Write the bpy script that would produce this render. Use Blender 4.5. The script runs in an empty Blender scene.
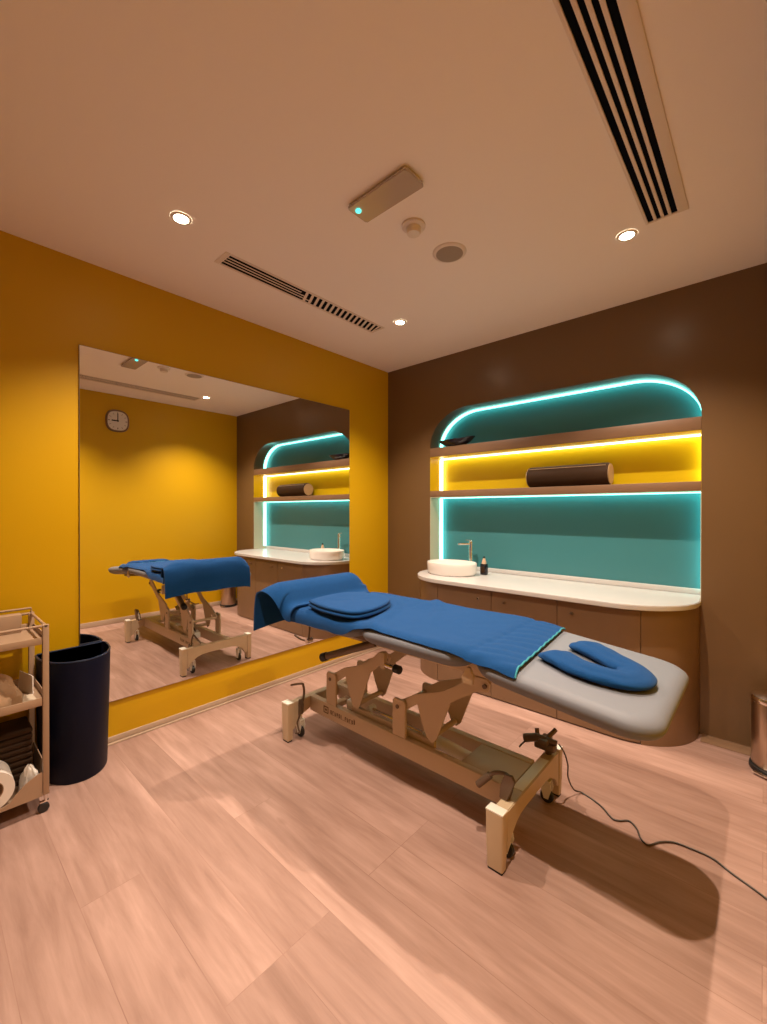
import bpy, bmesh, math, random
from mathutils import Vector, Matrix, noise
PI = math.pi
random.seed(7)
S = bpy.context.scene
C = S.collection

# ------------------------------------------------------------------ camera, world, exposure
F_PX = 423.15
cd = bpy.data.cameras.new('camera'); cam = bpy.data.objects.new('camera', cd); C.objects.link(cam)
cam.location = (2.7722, -3.1450, 1.3352)
cd.sensor_fit = 'HORIZONTAL'; cd.sensor_width = 36.0; cd.lens = F_PX / 767 * 36.0
cd.clip_start = 0.02
yaw, pitch, roll = 0.73307, -0.0037, 0.0005
fw = Vector((-math.sin(yaw) * math.cos(pitch), math.cos(yaw) * math.cos(pitch), math.sin(pitch)))
rt = Vector((math.cos(yaw), math.sin(yaw), 0)); up = rt.cross(fw)
rt2 = rt * math.cos(roll) + up * math.sin(roll); up2 = up * math.cos(roll) - rt * math.sin(roll)
cam.rotation_euler = Matrix((rt2, up2, -fw)).transposed().to_euler()
S.camera = cam
S.view_settings.view_transform = 'Standard'
try: S.view_settings.look = 'None'
except Exception: pass
S.view_settings.exposure = 0.26
S.view_settings.gamma = 1.0
S.view_settings.use_curve_mapping = False
w = bpy.data.worlds.new('world'); S.world = w; w.use_nodes = True
w.node_tree.nodes['Background'].inputs[0].default_value = (0.9, 0.7, 0.5, 1)
w.node_tree.nodes['Background'].inputs[1].default_value = 0.0

SPOT_POWER = 165.0
SPOT_COLOR = (1.0, 0.80, 0.62)
TEAL_LED = (0.26, 1.0, 0.88)
WARM_LED = (1.0, 0.92, 0.66)
H, W, YB = 2.7, 2.949, -3.95          # room height, width, rear wall

# ------------------------------------------------------------------ materials
M = {}
def mat(name, col, rough=0.5, metal=0.0, spec=0.5, noise_amt=0.0, noise_scale=20, bump=0.0, bump_scale=200, coat=0.0, sheen=0.0, trans=0.0, emit=None, estr=0.0):
    m = bpy.data.materials.new(name); m.use_nodes = True
    nt = m.node_tree; b = nt.nodes['Principled BSDF']
    b.inputs['Base Color'].default_value = (*col, 1); b.inputs['Roughness'].default_value = rough
    b.inputs['Metallic'].default_value = metal; b.inputs['Specular IOR Level'].default_value = spec
    b.inputs['Coat Weight'].default_value = coat; b.inputs['Coat Roughness'].default_value = 0.08
    b.inputs['Sheen Weight'].default_value = sheen; b.inputs['Transmission Weight'].default_value = trans
    if emit:
        b.inputs['Emission Color'].default_value = (*emit, 1); b.inputs['Emission Strength'].default_value = estr
    tc = nt.nodes.new('ShaderNodeTexCoord')
    if noise_amt:
        n = nt.nodes.new('ShaderNodeTexNoise'); n.inputs['Scale'].default_value = noise_scale; n.inputs['Detail'].default_value = 5
        nt.links.new(tc.outputs['Object'], n.inputs['Vector'])
        mx = nt.nodes.new('ShaderNodeMix'); mx.data_type = 'RGBA'
        mx.inputs[6].default_value = (*[c * (1 - noise_amt) for c in col], 1)
        mx.inputs[7].default_value = (*[min(1, c * (1 + noise_amt)) for c in col], 1)
        nt.links.new(n.outputs['Fac'], mx.inputs[0]); nt.links.new(mx.outputs[2], b.inputs['Base Color'])
    if bump:
        n2 = nt.nodes.new('ShaderNodeTexNoise'); n2.inputs['Scale'].default_value = bump_scale; n2.inputs['Detail'].default_value = 3
        nt.links.new(tc.outputs['Object'], n2.inputs['Vector'])
        bp = nt.nodes.new('ShaderNodeBump'); bp.inputs['Strength'].default_value = bump; bp.inputs['Distance'].default_value = 0.002
        nt.links.new(n2.outputs['Fac'], bp.inputs['Height']); nt.links.new(bp.outputs['Normal'], b.inputs['Normal'])
    M[name] = m; return m

mat('yellow_paint', (0.60, 0.345, 0.002), 0.42, spec=0.35, bump=0.15, bump_scale=120)
mat('brown_paint', (0.165, 0.094, 0.042), 0.30, spec=0.45, bump=0.15, bump_scale=120)
mat('ceiling_paint', (0.93, 0.84, 0.79), 0.5, spec=0.3)
mat('rear_paint', (0.42, 0.34, 0.27), 0.6)
mat('pale_reveal', (0.62, 0.58, 0.42), 0.5)
mat('yellow_gloss', (0.70, 0.50, 0.003), 0.35)
mat('teal_glass', (0.055, 0.215, 0.245), 0.3, spec=0.4)
mat('cabinet', (0.21, 0.122, 0.066), 0.45, noise_amt=0.12, noise_scale=6)
mat('cabinet_gap', (0.03, 0.02, 0.012), 0.7)
mat('shelf_brown', (0.22, 0.125, 0.072), 0.45, noise_amt=0.08, noise_scale=8)
mat('counter_white', (0.60, 0.58, 0.58), 0.25, noise_amt=0.03, noise_scale=5)
mat('ceramic', (0.88, 0.83, 0.80), 0.12, spec=0.6)
mat('chrome', (0.85, 0.82, 0.80), 0.12, metal=1)
mat('steel', (0.55, 0.45, 0.36), 0.28, metal=1)
mat('mirror', (0.93, 0.93, 0.92), 0.0, metal=1)
mat('mirror_edge', (0.25, 0.22, 0.15), 0.3, metal=0.6)
mat('vinyl_grey', (0.175, 0.188, 0.222), 0.55, spec=0.3, bump=0.12, bump_scale=350)
mat('frame_cream', (0.56, 0.43, 0.285), 0.4, spec=0.45)
mat('cap_white', (0.85, 0.82, 0.74), 0.35)
mat('dark_metal', (0.16, 0.11, 0.075), 0.4, metal=0.5)
mat('black_rubber', (0.015, 0.014, 0.014), 0.55)
mat('black_gloss', (0.012, 0.012, 0.018), 0.22)
mat('towel_blue', (0.004, 0.052, 0.18), 0.9, spec=0.15, noise_amt=0.12, noise_scale=60, bump=0.9, bump_scale=420, sheen=0.05)
mat('hem_turquoise', (0.03, 0.26, 0.33), 0.8, bump=0.5)
mat('bolster_dark', (0.02, 0.02, 0.025), 0.6)
mat('leather_brown', (0.042, 0.021, 0.010), 0.6, spec=0.15, noise_amt=0.2, noise_scale=14)
mat('leather_end', (0.45, 0.30, 0.17), 0.5)
mat('navy_plastic', (0.003, 0.005, 0.020), 0.5, spec=0.18, noise_amt=0.15, noise_scale=30)
mat('navy_rim', (0.008, 0.02, 0.055), 0.25)
mat('cart_metal', (0.40, 0.27, 0.18), 0.45, spec=0.4)
mat('paper_bag', (0.42, 0.27, 0.16), 0.85, noise_amt=0.2, noise_scale=18, bump=0.8, bump_scale=25)
mat('white_paper', (0.82, 0.76, 0.70), 0.8, bump=0.3, bump_scale=30)
mat('card', (0.60, 0.50, 0.38), 0.7)
mat('plastic_white', (0.78, 0.68, 0.60), 0.4)
mat('speaker_mesh', (0.36, 0.29, 0.23), 0.6, bump=0.8, bump_scale=600)
mat('perspex', (0.50, 0.42, 0.36), 0.08, spec=0.8, coat=0.6)
mat('vent_black', (0.004, 0.005, 0.010), 0.9, spec=0.05)
mat('vent_white', (0.78, 0.66, 0.57), 0.4)
mat('clock_face', (0.75, 0.68, 0.60), 0.4)
mat('clock_rim', (0.22, 0.13, 0.08), 0.4)
mat('print_brown', (0.13, 0.07, 0.035), 0.6)
mat('bottle_black', (0.010, 0.010, 0.016), 0.2)
mat('bottle_cap', (0.62, 0.42, 0.28), 0.4)
mat('skirting', (0.52, 0.39, 0.29), 0.4)
mat('skirting_and_shade_brown', (0.24, 0.14, 0.08), 0.4)
mat('cord', (0.07, 0.055, 0.045), 0.5)
mat('navy_dish', (0.010, 0.010, 0.022), 0.2)
mat('lamp_glow', (1, 1, 1), emit=(1.0, 0.95, 0.72), estr=40.0)
mat('indicator', (0.05, 0.6, 0.55), emit=(0.12, 0.85, 0.72), estr=1.3)
mat('led_teal', (0.6, 1, 0.95), emit=TEAL_LED, estr=3.3)
mat('led_teal_low', (0.6, 1, 0.95), emit=TEAL_LED, estr=3.2)
mat('led_warm', (1, 0.95, 0.8), emit=WARM_LED, estr=3.8)

def floor_material():
    m = bpy.data.materials.new('oak_planks'); m.use_nodes = True; nt = m.node_tree; L = nt.links
    b = nt.nodes['Principled BSDF']; tc = nt.nodes.new('ShaderNodeTexCoord')
    br = nt.nodes.new('ShaderNodeTexBrick')
    br.offset = 0.37; br.offset_frequency = 3
    br.inputs['Scale'].default_value = 1.0
    br.inputs['Brick Width'].default_value = 1.7; br.inputs['Row Height'].default_value = 0.185
    br.inputs['Mortar Size'].default_value = 0.0012; br.inputs['Mortar Smooth'].default_value = 0.1; br.inputs['Bias'].default_value = 0.0
    br.inputs['Color1'].default_value = (0, 0, 0, 1); br.inputs['Color2'].default_value = (1, 1, 1, 1); br.inputs['Mortar'].default_value = (0.2, 0.2, 0.2, 1)
    L.new(tc.outputs['Object'], br.inputs['Vector'])
    # per-plank offset of the grain
    add = nt.nodes.new('ShaderNodeVectorMath'); add.operation = 'MULTIPLY_ADD'
    add.inputs[1].default_value = (1.0, 1.0, 1.0)
    cmb = nt.nodes.new('ShaderNodeCombineXYZ')
    mul = nt.nodes.new('ShaderNodeMath'); mul.operation = 'MULTIPLY'; mul.inputs[1].default_value = 9.0
    sep = nt.nodes.new('ShaderNodeSeparateColor'); L.new(br.outputs['Color'], sep.inputs[0]); L.new(sep.outputs[0], mul.inputs[0])
    L.new(mul.outputs[0], cmb.inputs[0]); L.new(mul.outputs[0], cmb.inputs[2])
    L.new(tc.outputs['Object'], add.inputs[0]); L.new(cmb.outputs[0], add.inputs[2])
    mp = nt.nodes.new('ShaderNodeMapping'); mp.inputs['Scale'].default_value = (1.1, 11.0, 1.0); L.new(add.outputs[0], mp.inputs['Vector'])
    n1 = nt.nodes.new('ShaderNodeTexNoise'); n1.inputs['Scale'].default_value = 2.2; n1.inputs['Detail'].default_value = 8; n1.inputs['Roughness'].default_value = 0.62; n1.inputs['Distortion'].default_value = 0.35
    L.new(mp.outputs[0], n1.inputs['Vector'])
    mp2 = nt.nodes.new('ShaderNodeMapping'); mp2.inputs['Scale'].default_value = (0.8, 2.4, 1.0); L.new(add.outputs[0], mp2.inputs['Vector'])
    n2 = nt.nodes.new('ShaderNodeTexNoise'); n2.inputs['Scale'].default_value = 1.6; n2.inputs['Detail'].default_value = 3; L.new(mp2.outputs[0], n2.inputs['Vector'])
    r1 = nt.nodes.new('ShaderNodeValToRGB')
    r1.color_ramp.elements[0].position = 0.28; r1.color_ramp.elements[0].color = (0.315, 0.190, 0.152, 1)
    r1.color_ramp.elements[1].position = 0.68; r1.color_ramp.elements[1].color = (0.46, 0.298, 0.250, 1)
    L.new(n1.outputs['Fac'], r1.inputs[0])
    r2 = nt.nodes.new('ShaderNodeValToRGB')
    r2.color_ramp.elements[0].position = 0.35; r2.color_ramp.elements[0].color = (0.84, 0.81, 0.79, 1)
    r2.color_ramp.elements[1].position = 0.62; r2.color_ramp.elements[1].color = (1.06, 1.06, 1.06, 1)
    L.new(n2.outputs['Fac'], r2.inputs[0])
    mx = nt.nodes.new('ShaderNodeMix'); mx.data_type = 'RGBA'; mx.blend_type = 'MULTIPLY'; mx.inputs[0].default_value = 1
    L.new(r1.outputs[0], mx.inputs[6]); L.new(r2.outputs[0], mx.inputs[7])
    # plank to plank tone
    r3 = nt.nodes.new('ShaderNodeValToRGB')
    r3.color_ramp.elements[0].position = 0.0; r3.color_ramp.elements[0].color = (0.93, 0.92, 0.91, 1)
    r3.color_ramp.elements[1].position = 1.0; r3.color_ramp.elements[1].color = (1.05, 1.05, 1.05, 1)
    L.new(sep.outputs[0], r3.inputs[0])
    mx2 = nt.nodes.new('ShaderNodeMix'); mx2.data_type = 'RGBA'; mx2.blend_type = 'MULTIPLY'; mx2.inputs[0].default_value = 1
    L.new(mx.outputs[2], mx2.inputs[6]); L.new(r3.outputs[0], mx2.inputs[7])
    # knots
    vo = nt.nodes.new('ShaderNodeTexVoronoi'); vo.inputs['Scale'].default_value = 1.0; vo.inputs['Randomness'].default_value = 1
    mp3 = nt.nodes.new('ShaderNodeMapping'); mp3.inputs['Scale'].default_value = (1.7, 4.6, 1.0); L.new(add.outputs[0], mp3.inputs['Vector']); L.new(mp3.outputs[0], vo.inputs['Vector'])
    r4 = nt.nodes.new('ShaderNodeValToRGB')
    r4.color_ramp.elements[0].position = 0.015; r4.color_ramp.elements[0].color = (0.35, 0.27, 0.22, 1)
    r4.color_ramp.elements[1].position = 0.09; r4.color_ramp.elements[1].color = (1, 1, 1, 1)
    L.new(vo.outputs['Distance'], r4.inputs[0])
    mx3 = nt.nodes.new('ShaderNodeMix'); mx3.data_type = 'RGBA'; mx3.blend_type = 'MULTIPLY'; mx3.inputs[0].default_value = 0.55
    L.new(mx2.outputs[2], mx3.inputs[6]); L.new(r4.outputs[0], mx3.inputs[7])
    # joints
    mx4 = nt.nodes.new('ShaderNodeMix'); mx4.data_type = 'RGBA'; mx4.blend_type = 'MULTIPLY'
    L.new(br.outputs['Fac'], mx4.inputs[0]); L.new(mx3.outputs[2], mx4.inputs[6]); mx4.inputs[7].default_value = (0.90, 0.87, 0.85, 1)
    L.new(mx4.outputs[2], b.inputs['Base Color'])
    b.inputs['Roughness'].default_value = 0.52; b.inputs['Specular IOR Level'].default_value = 0.3
    bp = nt.nodes.new('ShaderNodeBump'); bp.inputs['Strength'].default_value = 0.15; bp.inputs['Distance'].default_value = 0.002
    L.new(n1.outputs['Fac'], bp.inputs['Height']); L.new(bp.outputs['Normal'], b.inputs['Normal'])
    M['oak_planks'] = m
floor_material()

# ------------------------------------------------------------------ mesh helpers
class MB:
    def __init__(self): self.bm = bmesh.new()
    def merge(self, other, mtx=None):
        if mtx is not None: bmesh.ops.transform(other, matrix=mtx, verts=other.verts)
        me = bpy.data.meshes.new('tmp'); other.to_mesh(me); other.free(); self.bm.from_mesh(me); bpy.data.meshes.remove(me); return self
    def box(self, x0, x1, y0, y1, z0, z1, bev=0.0, seg=2, mtx=None, mi=0):
        b = bmesh.new(); bmesh.ops.create_cube(b, size=1)
        for v in b.verts: v.co = Vector(((x0 + x1) / 2 + v.co.x * (x1 - x0), (y0 + y1) / 2 + v.co.y * (y1 - y0), (z0 + z1) / 2 + v.co.z * (z1 - z0)))
        if bev: bmesh.ops.bevel(b, geom=b.edges[:], offset=bev, segments=seg, affect='EDGES', profile=0.5)
        for f in b.faces: f.material_index = mi
        return self.merge(b, mtx)
    def tube(self, pts, r, seg=10, flat=None, cap=True):
        pts = [Vector(p) for p in pts]; n = len(pts); rs = r if isinstance(r, (list, tuple)) else [r] * n
        b = bmesh.new(); rings = []; nrm = None
        for i, p in enumerate(pts):
            t = (pts[min(i + 1, n - 1)] - pts[max(i - 1, 0)]).normalized()
            if nrm is None:
                a = Vector((0, 0, 1)) if abs(t.z) < 0.9 else Vector((1, 0, 0)); nrm = (a - t * a.dot(t)).normalized()
            else: nrm = (nrm - t * nrm.dot(t)).normalized()
            bn = t.cross(nrm); fl = flat if flat else 1.0
            rings.append([b.verts.new(p + nrm * math.cos(2 * PI * k / seg) * rs[i] * fl + bn * math.sin(2 * PI * k / seg) * rs[i]) for k in range(seg)])
        for i in range(n - 1):
            for k in range(seg): b.faces.new((rings[i][k], rings[i][(k + 1) % seg], rings[i + 1][(k + 1) % seg], rings[i + 1][k]))
        if cap: b.faces.new(rings[0][::-1]); b.faces.new(rings[-1])
        return self.merge(b)
    def loft(self, rings, cap0=True, cap1=True, closed=True, mi=0):
        b = bmesh.new(); R = [[b.verts.new(p) for p in r] for r in rings]; m = len(R[0])
        for i in range(len(R) - 1):
            for k in range(m if closed else m - 1): b.faces.new((R[i][k], R[i][(k + 1) % m], R[i + 1][(k + 1) % m], R[i + 1][k]))
        if cap0: b.faces.new(R[0][::-1])
        if cap1: b.faces.new(R[-1])
        for f in b.faces: f.material_index = mi
        bmesh.ops.recalc_face_normals(b, faces=b.faces)
        return self.merge(b)
    def lathe(self, prof, c=(0, 0, 0), seg=36, sx=1, sy=1, cap0=True, cap1=True):
        return self.loft([[Vector((c[0] + r * sx * math.cos(2 * PI * k / seg), c[1] + r * sy * math.sin(2 * PI * k / seg), c[2] + z)) for k in range(seg)] for r, z in prof], cap0, cap1)
    def prism(self, poly, lo, hi, axis='z', bev=0.0, mi=0):
        def P(a, b_, h):
            return Vector({'z': (a, b_, h), 'x': (h, a, b_), 'y': (a, h, b_)}[axis])
        b = bmesh.new(); A = [b.verts.new(P(a, c_, lo)) for a, c_ in poly]; B = [b.verts.new(P(a, c_, hi)) for a, c_ in poly]; n = len(poly)
        b.faces.new(A[::-1]); b.faces.new(B)
        for i in range(n): b.faces.new((A[i], A[(i + 1) % n], B[(i + 1) % n], B[i]))
        bmesh.ops.recalc_face_normals(b, faces=b.faces)
        if bev:
            es = [e for e in b.edges if len(e.link_faces) == 2 and e.calc_face_angle(0) > 0.6]
            bmesh.ops.bevel(b, geom=es, offset=bev, segments=2, affect='EDGES')
        for f in b.faces: f.material_index = mi
        return self.merge(b)
    def cyl(self, p0, p1, r, seg=20, bev=0.0):
        p0, p1 = Vector(p0), Vector(p1); d = (p1 - p0).normalized()
        if bev: return self.tube([p0, p0 + d * bev, p1 - d * bev, p1], [r - bev, r, r, r - bev], seg)
        return self.tube([p0, p1], r, seg)
    def build(self, name, m, parent=None, sharp=0.7):
        bm = self.bm
        for f in bm.faces: f.smooth = True
        for e in bm.edges:
            if len(e.link_faces) != 2 or e.calc_face_angle(0) > sharp: e.smooth = False
        me = bpy.data.meshes.new(name); bm.to_mesh(me); bm.free()
        o = bpy.data.objects.new(name, me); C.objects.link(o)
        for mm in (m if isinstance(m, (list, tuple)) else [m]): me.materials.append(M[mm])
        if parent is not None:
            o.parent = parent; o.matrix_parent_inverse = Matrix.Translation(parent.location).inverted()
        return o

def recentre(o, loc):
    """put a single-mesh thing's origin at its base"""
    loc = Vector(loc); o.data.transform(Matrix.Translation(-loc)); o.location = loc; return o
def tag(o, label, cat, group=None):
    o['label'] = label; o['category'] = cat
    if group: o['group'] = group
    return o
def thing(name, loc, label, cat, group=None):
    o = bpy.data.objects.new(name, None); C.objects.link(o); o.location = loc; o.empty_display_size = 0.05
    return tag(o, label, cat, group)
def struct(o): o['kind'] = 'structure'; return o
def part_label(o, l): o['label'] = l; return o
def copy_thing(root, loc, label, group=None):
    r = root.copy(); C.objects.link(r); r.location = loc; r['label'] = label
    if group: r['group'] = group
    for ch in list(root.children):
        c = ch.copy(); C.objects.link(c); c.parent = r; c.matrix_parent_inverse = ch.matrix_parent_inverse.copy()
        for g in list(ch.children):
            d = g.copy(); C.objects.link(d); d.parent = c; d.matrix_parent_inverse = g.matrix_parent_inverse.copy()
    return r
def solidify(o, t, off=1.0):
    s = o.modifiers.new('thickness', 'SOLIDIFY'); s.thickness = t; s.offset = off; return o
def subsurf(o, n=1):
    s = o.modifiers.new('smooth', 'SUBSURF'); s.levels = n; s.render_levels = n; return o
def sheet(rows, uvclosed=False):
    """open grid surface from rows of points"""
    mb = MB(); b = bmesh.new(); R = [[b.verts.new(p) for p in r] for r in rows]
    for i in range(len(R) - 1):
        for k in range(len(R[0]) - 1): b.faces.new((R[i][k], R[i + 1][k], R[i + 1][k + 1], R[i][k + 1]))
    mb.merge(b); return mb
def rrect(x0, x1, y0, y1, r, n=8):
    out = []
    for cx, cy, a0 in ((x1 - r, y1 - r, 0), (x0 + r, y1 - r, 90), (x0 + r, y0 + r, 180), (x1 - r, y0 + r, 270)):
        for k in range(n + 1):
            a = math.radians(a0 + 90 * k / n); out.append((cx + r * math.cos(a), cy + r * math.sin(a)))
    return out
def _sp(pts, n=8):
    """Catmull-Rom through points"""
    P = [Vector(p) for p in pts]; out = []
    for i in range(len(P) - 1):
        a, b_, c, d = P[max(i - 1, 0)], P[i], P[i + 1], P[min(i + 2, len(P) - 1)]
        for k in range(n):
            t = k / n
            out.append(0.5 * ((2 * b_) + (c - a) * t + (2 * a - 5 * b_ + 4 * c - d) * t * t + (3 * b_ - a - 3 * c + d) * t ** 3))
    out.append(P[-1]); return out
def smooth_path(pts, n=8):
    if len(pts[0]) == 2: return [(p.x, p.y) for p in _sp([(a, b_, 0) for a, b_ in pts], n)]
    return _sp(pts, n)

# ------------------------------------------------------------------ room shell
struct(MB().box(-0.1, W + 0.1, YB - 0.1, 0.4, -0.1, 0).build('floor', 'oak_planks'))
struct(MB().box(-0.1, W + 0.1, YB - 0.1, 0.4, H, H + 0.1).build('ceiling', 'ceiling_paint'))
struct(MB().box(-0.1, 0, YB, 0.4, 0, H).build('wall_left', 'yellow_paint'))
struct(MB().box(W, W + 0.1, YB, 0.4, 0, H).build('wall_right', 'yellow_paint'))
struct(MB().box(0, W, YB - 0.1, YB, 0, H).build('wall_rear', 'rear_paint'))

NX0, NX1, NZ0, NZT, ND = 0.510, 2.492, 0.77, 2.224, 0.20      # niche opening and depth
SH = [(1.456, 1.511), (1.818, 1.898)]                          # the two shelves (bottom, top)
def niche_outline(ins=0.0, n=14):
    rx, rz = 0.40, 0.315
    rx -= ins; rz -= ins; x0, x1, zt = NX0 + ins, NX1 - ins, NZT - ins
    pts = [(x0, NZ0), (x1, NZ0)]
    for k in range(n + 1):
        a = PI / 2 * k / n; pts.append((x1 - rx + rx * math.cos(a), zt - rz + rz * math.sin(a)))
    for k in range(n + 1):
        a = PI / 2 + PI / 2 * k / n; pts.append((x0 + rx + rx * math.cos(a), zt - rz + rz * math.sin(a)))
    return pts
def wall_front():
    b = bmesh.new()
    outer = [(0, 0), (W, 0), (W, H), (0, H)]; inner = niche_outline()
    ed = []
    for loop in (outer, inner):
        vs = [b.verts.new((x, 0, z)) for x, z in loop]
        ed += [b.edges.new((vs[i], vs[(i + 1) % len(vs)])) for i in range(len(vs))]
    bmesh.ops.triangle_fill(b, use_beauty=True, use_dissolve=False, edges=ed)
    for f in list(b.faces):
        c = f.calc_center_median()
        inside = False; n = len(inner); j = n - 1
        for i in range(n):
            xi, zi = inner[i]; xj, zj = inner[j]
            if (zi > c.z) != (zj > c.z) and c.x < (xj - xi) * (c.z - zi) / (zj - zi) + xi: inside = not inside
            j = i
        if inside: b.faces.remove(f)
    bmesh.ops.recalc_face_normals(b, faces=b.faces)
    if b.faces[0].normal.y > 0: bmesh.ops.reverse_faces(b, faces=b.faces)
    # give the wall its depth behind the front face
    r = bmesh.ops.extrude_face_region(b, geom=b.faces[:])
    bmesh.ops.translate(b, verts=[v for v in r['geom'] if isinstance(v, bmesh.types.BMVert)], vec=(0, ND, 0))
    bmesh.ops.recalc_face_normals(b, faces=b.faces)
    return MB().merge(b)
struct(wall_front().build('wall_front', 'brown_paint', sharp=0.5))
def zone(lo, hi, ins):
    """outline of the niche clipped to lo<z<hi"""
    pts = niche_outline(ins, 16)
    if hi > 2.0: return [(x, max(z, lo)) for x, z in pts if z >= lo - 0.001 or z == NZ0]
    return [(NX0 + ins, lo), (NX1 - ins, lo), (NX1 - ins, hi), (NX0 + ins, hi)]
def niche_back(name, lo, hi, m, lining=None):
    mb = MB(); mb.prism([(NX0 - 0.02, lo), (NX1 + 0.02, lo), (NX1 + 0.02, hi), (NX0 - 0.02, hi)], ND + 0.001, ND + 0.02, axis='y')
    ms = [m]
    if lining:
        mb.box(NX0, NX0 + 0.003, 0.001, ND, lo, hi, mi=1); mb.box(NX1 - 0.003, NX1, 0.001, ND, lo, hi, mi=1); mb.box(NX0, NX1, 0.001, ND, hi - 0.003, hi, mi=1)
        ms.append(lining)
    return struct(mb.build(name, ms))
niche_back('wall_niche_lower', 0.77, 1.4555, 'teal_glass', 'pale_reveal')
niche_back('wall_niche_middle', 1.4555, 1.8175, 'yellow_gloss', 'yellow_gloss')
niche_back('wall_niche_upper', 1.8175, 2.26, 'teal_glass')

# LED strips: thin light profiles lying along the inner rear edge of each compartment
def led(name, paths, m, label, half=0.006):
    mb = MB()
    for pts in paths:
        for i in range(len(pts) - 1):
            a, b_ = Vector((pts[i][0], 0, pts[i][1])), Vector((pts[i + 1][0], 0, pts[i + 1][1]))
            d = (b_ - a).normalized(); n = Vector((-d.z, 0, d.x)); y0, y1 = ND - 0.050, ND - 0.005
            q = [a + n * half, b_ + n * half, b_ - n * half, a - n * half]
            mb.loft([[Vector((p.x, y0, p.z)) for p in q], [Vector((p.x, y1, p.z)) for p in q]])
    o = mb.build(name, m); tag(o, label, 'led strip', None); return o
arc = [(x, z) for x, z in niche_outline(0.007, 16)[2:]]
led('led_strip', [[(NX1 - 0.007, 1.903)] + arc + [(NX0 + 0.007, 1.903)]], 'led_teal', 'aqua light strip following the arched rear edge of the top niche', 0.003)
led('led_strip', [[(NX0 + 0.012, 1.811), (NX1 - 0.012, 1.811)], [(NX0 + 0.007, 1.515), (NX0 + 0.007, 1.805)], [(NX1 - 0.007, 1.515), (NX1 - 0.007, 1.805)]], 'led_warm', 'warm light strip round the rear edge of the yellow niche', 0.003)
led('led_strip', [[(NX0 + 0.012, 1.449), (NX1 - 0.012, 1.449)], [(NX0 + 0.007, 0.84), (NX0 + 0.007, 1.443)], [(NX1 - 0.007, 0.84), (NX1 - 0.007, 1.443)]], 'led_teal_low', 'aqua light strip round the rear edge of the niche above the countertop', 0.003)

o = MB().box(NX0 + 0.0005, NX1 - 0.0005, -0.001, ND, SH[0][0], SH[0][1], 0.002).build('niche_shelf', 'shelf_brown')
tag(recentre(o, (1.5, 0.1, SH[0][0])), 'brown niche shelf below the yellow compartment, carrying the leather bolster', 'shelf')
o = MB().box(NX0 + 0.0005, NX1 - 0.0005, -0.001, ND, SH[1][0], SH[1][1], 0.002).build('niche_shelf', 'shelf_brown')
tag(recentre(o, (1.5, 0.1, SH[1][0])), 'brown niche shelf below the arched teal compartment, carrying the dark dish', 'shelf')

# skirting and painted floor shade
mb = MB().box(0, 0.008, YB, -0.001, 0.012, 0.042, 0.002); struct(mb.box(0, 0.02, YB, -0.001, 0, 0.010, 0.002).build('baseboard_left', 'skirting'))
struct(MB().box(W - 0.010, W, YB, -0.001, 0, 0.06, 0.002).build('baseboard_right', 'skirting'))
struct(MB().box(0.0, 0.50, -0.010, 0, 0, 0.05, 0.002).build('baseboard_front', 'skirting_and_shade_brown'))
mb = MB().box(2.50, W - 0.011, -0.105, -0.004, 0, 0.004, 0.001); struct(mb.box(2.50, W - 0.011, -0.004, 0, 0, 0.006, 0.001).build('floor_shade_trim', 'skirting_and_shade_brown'))  # brown floor strip paints in the shade along the wall; thin edge is skirting

# ------------------------------------------------------------------ mirror
t = thing('wall_mirror', (0.0, -1.5375, 0.244), 'large frameless mirror on the yellow wall reflecting the room', 'mirror')
MB().box(0.0005, 0.0095, -2.543, -0.532, 0.244, 2.234).build('backing', 'mirror_edge', t)
MB().box(0.0096, 0.0100, -2.541, -0.534, 0.246, 2.232).build('mirror_glass', 'mirror', t)

# ------------------------------------------------------------------ vanity: cabinets, counter, basin
CD, CRX, CRY = 0.45, 0.40, 0.40
def bow(ins, n=20):
    """front outline of the vanity from left to right"""
    rx, ry, D, x0, x1 = CRX - ins * 0.6, CRY - ins * 0.6, CD - ins, NX0 + ins * 0.15, NX1 - ins * 0.15
    pts = [(x0, -0.001)]
    for k in range(n + 1):
        a = PI / 2 * k / n; pts.append((x0 + rx - rx * math.cos(a), -D + ry - ry * math.sin(a)))
    for k in range(n + 1):
        a = PI / 2 * (1 - k / n); pts.append((x1 - rx + rx * math.cos(a), -D + ry - ry * math.sin(a)))
    pts.append((x1, -0.001)); return pts
top_poly = bow(0.0) + [(NX1 - 0.004, -0.001), (NX1 - 0.004, ND), (NX0 + 0.004, ND), (NX0 + 0.004, -0.001)]
cl = thing('countertop', (1.5, -0.1, 0.77), 'long white countertop with rounded ends running into the lit niche', 'countertop')
MB().prism(top_poly, 0.772, 0.802, bev=0.004).build('slab', 'counter_white', cl)
MB().box(NX0 + 0.004, NX1 - 0.004, ND - 0.022, ND - 0.001, 0.8025, 0.838, 0.003).build('upstand', 'counter_white', cl)

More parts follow.
